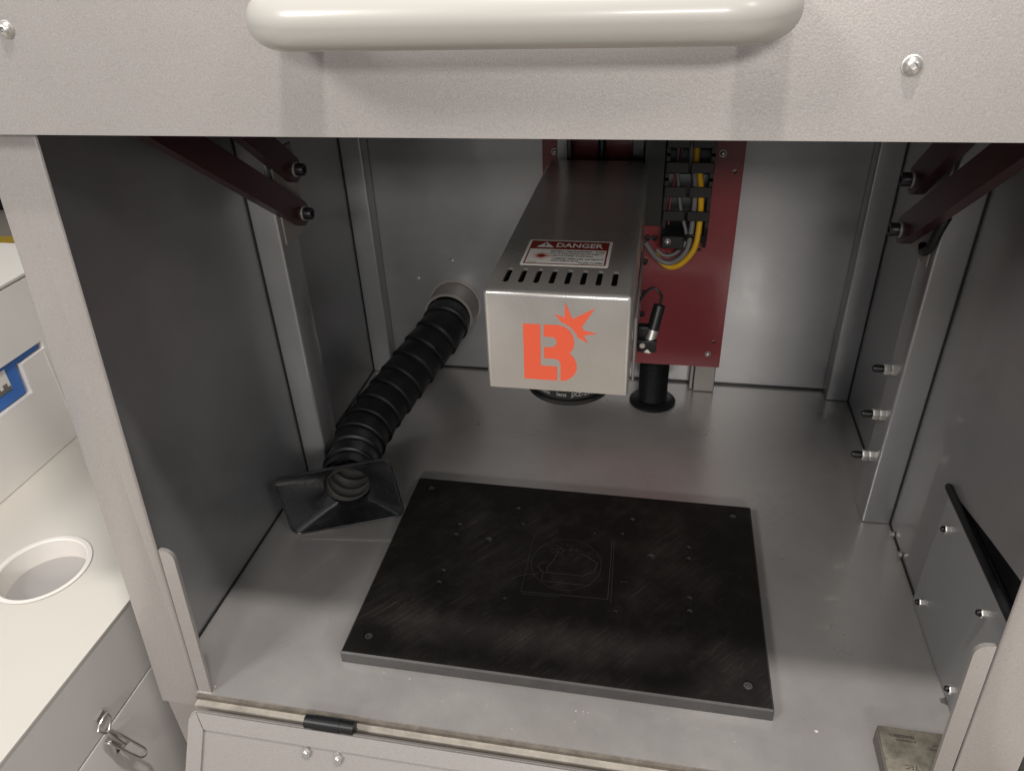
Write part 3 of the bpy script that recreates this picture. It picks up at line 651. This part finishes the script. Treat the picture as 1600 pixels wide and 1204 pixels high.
build('lower_body', bbox(-1.58, tx0-.0005, -.9, .392, -.885, -.0772, .0015, 2), M['wgrey'], wm)
build('seam', bbox(-1.57, tx0-.006, -.88, .38, -.0776, -.0741), M['rubber'], wm)
ux = -.599
# upper body with a stepped opening for the blue panel, side face at x = ux
op = [(-.45, .0885), (.2632, .0885), (.2648, .1232), (.3000, .1240), (.3000, .1330), (-.45, .1330)]
build('upper_body', slab((ux, 0, 0), Y, Z, [(-.6, tz+.001), (.385, tz+.001), (.385, .203), (-.6, .203)], .012, [op]), M['whitep'], wm)
build('upper_lid', bbox(-1.2, ux+.0005, -.62, .392, .2035, .2085, .002, 2), M['white'], wm)
build('upper_rear', bbox(-1.2, ux-.0125, -.6, .385, tz+.001, .2030), M['whitep'], wm)
build('panel_seam', bbox(ux+.0001, ux+.0007, .2975, .2982, tz+.002, .120), M['wgrey'], wm)
pnl = build('blue_panel', slab((ux-.0045, 0, 0), Y, Z, [(-.44, .0905), (.2600, .0905), (.2615, .1248), (.2965, .1255), (.2965, .1318), (-.44, .1318)], .003), M['blue'], wm)
scr = build('screen', slab((ux-.0040, 0, 0), Y, Z, [(.10, .1040), (.2460, .1040), (.2460, .1275), (.10, .1275)], .0004), M['label_white'], pnl, -30)
for y0, y1, z0, z1, m_ in ((.15, .2455, .1040, .1085, 'brass_side'), (.236, .242, .1085, .1130, 'greycable'), (.2255, .2320, .1085, .1105, 'greycable'), (.11, .246, .1255, .1275, 'label_white')):
    build('screen_patch', slab((ux-.0038, 0, 0), Y, Z, [(y0, z0), (y1, z0), (y1, z1), (y0, z1)], 0), M[m_], scr, -30)
# toggle latch across the seam
lx = -.372
la = build('latch_plate', slab((tx0+.0008, 0, 0), Y, Z, [(-.005, -.0545), (.0042, -.0530), (.0062, -.0600), (-.0030, -.0635)], .0022), M['steel'], wm)
def wire(P, r=.0011, cl=False): return tube([(lx if len(p) == 2 else p[0], *p[-2:]) for p in P], r, 8, closed=cl)
build('latch_loop', wire([(.0003, -.0508), (.0016, -.0573), (-.0010, -.0630), (-.0044, -.0666), (-.0079, -.0655), (-.0118, -.0600), (-.0128, -.0550), (-.0100, -.0520), (-.0040, -.0505)], .0013, True), M['steel'], la)
build('latch_bolt', wire([(-.0063, -.0660), (-.0032, -.0813), (.0018, -.0975)], .0017), M['steel'], la)
build('latch_crossbar', wire([(.0060, -.0990), (-.0018, -.0970)], .0013), M['steel'], la)
build('latch_lever', wire(catmull([(tx0+.003, -.0005, -.0740), (lx, .0015, -.0813), (lx, .0075, -.0985), (lx, .0155, -.1220), (lx, .0172, -.1295), (lx, .0150, -.1335), (lx, .0100, -.1295), (lx, .0057, -.1199), (lx, -.0020, -.0985), (lx, -.0085, -.0810), (tx0+.003, -.0090, -.0790)], 6), .0012), M['steel'], la)
build('latch_base', bbox(tx0-.0004, tx0+.005, -.0058, -.0010, -.1020, -.0820, .0008, 1), M['steel'], la)
build('latch_hole', lathe((tx0+.005, -.0034, -.0975), X, [(0, 0), (0, .0018), (.0010, .0016), (.0012, 0)], 10), M['dsteel'], la)

# white table to the right of the cabinet
rtb = thing('white_table', (.9, .1, -.9), 'cream white table edge standing right of the cabinet', 'table')
build('table_top', bbox(.3330, 1.4, -.5, .9, -.020, .006, .003, 2), M['white'], rtb)
for x_, y_ in ((.40, -.44), (.40, .84), (1.34, -.44), (1.34, .84)): build('leg', bbox(x_-.02, x_+.02, y_-.02, y_+.02, -.9, -.0205, .002, 1), M['wgrey'], rtb)

# ------------------------------------------------------------------ room floor seen far left, tape and a dark unit beyond
t = bbox(-9, 6, -6, 9, -.95, -.9); tag(build('floor', t, M['floor']), kind='structure')
tp = bbox(-.05, .05, -2.5, 2.5, -.896, -.8955)
rm = Matrix.Translation((-3.48, 3.03, 0)) @ Matrix.Rotation(math.radians(95), 4, 'Z')
for v_ in tp.verts: v_.co = rm @ v_.co
tag(build('floor_tape', tp, M['tape']), 'strip of yellow marking tape on the beige floor far left', 'tape')
dc = thing('dark_cupboard', (-4.4, 4.1, -.9), 'dark teal cupboard far behind the yellow floor tape', 'cupboard')
build('carcass', bbox(-5.4, -3.75, 3.45, 4.4, -.82, .9, .01, 2), M['dark'], dc)
build('plinth', bbox(-5.35, -3.8, 3.5, 4.35, -.9, -.8205), M['dsteel'], dc)

# ------------------------------------------------------------------ chips and dust lying about in the cabinet
dd = bmesh.new()
def chip(x, y, z, s):
    t = bmesh.new(); bmesh.ops.create_icosphere(t, subdivisions=1, radius=s)
    for v_ in t.verts: v_.co = Vector((v_.co.x*random.uniform(.5, 1.3)+x, v_.co.y*random.uniform(.5, 1.3)+y, z+abs(v_.co.z)*random.uniform(.2, .6)+.0001))
    merge(dd, t)
for x_, y_, s_ in ((.1985, .0415, .0013), (-.1089, .0381, .0008), (-.1311, .0406, .0006), (.1755, .1698, .0009), (.1772, .1685, .0006), (-.2609, .0069, .0008), (.0247, .0306, .0006)): chip(x_, y_, 0, s_)
for i in range(150):
    y_ = random.uniform(.008, .48); x_ = random.uniform(-.28, .28)
    if abs(x_) < .172 and .04 < y_ < .275: y_ = random.uniform(.008, .04)
    chip(x_, y_, 0, random.uniform(.00015, .00045))
tag(build('dust_specks', dd, M['dust']), kind='stuff')
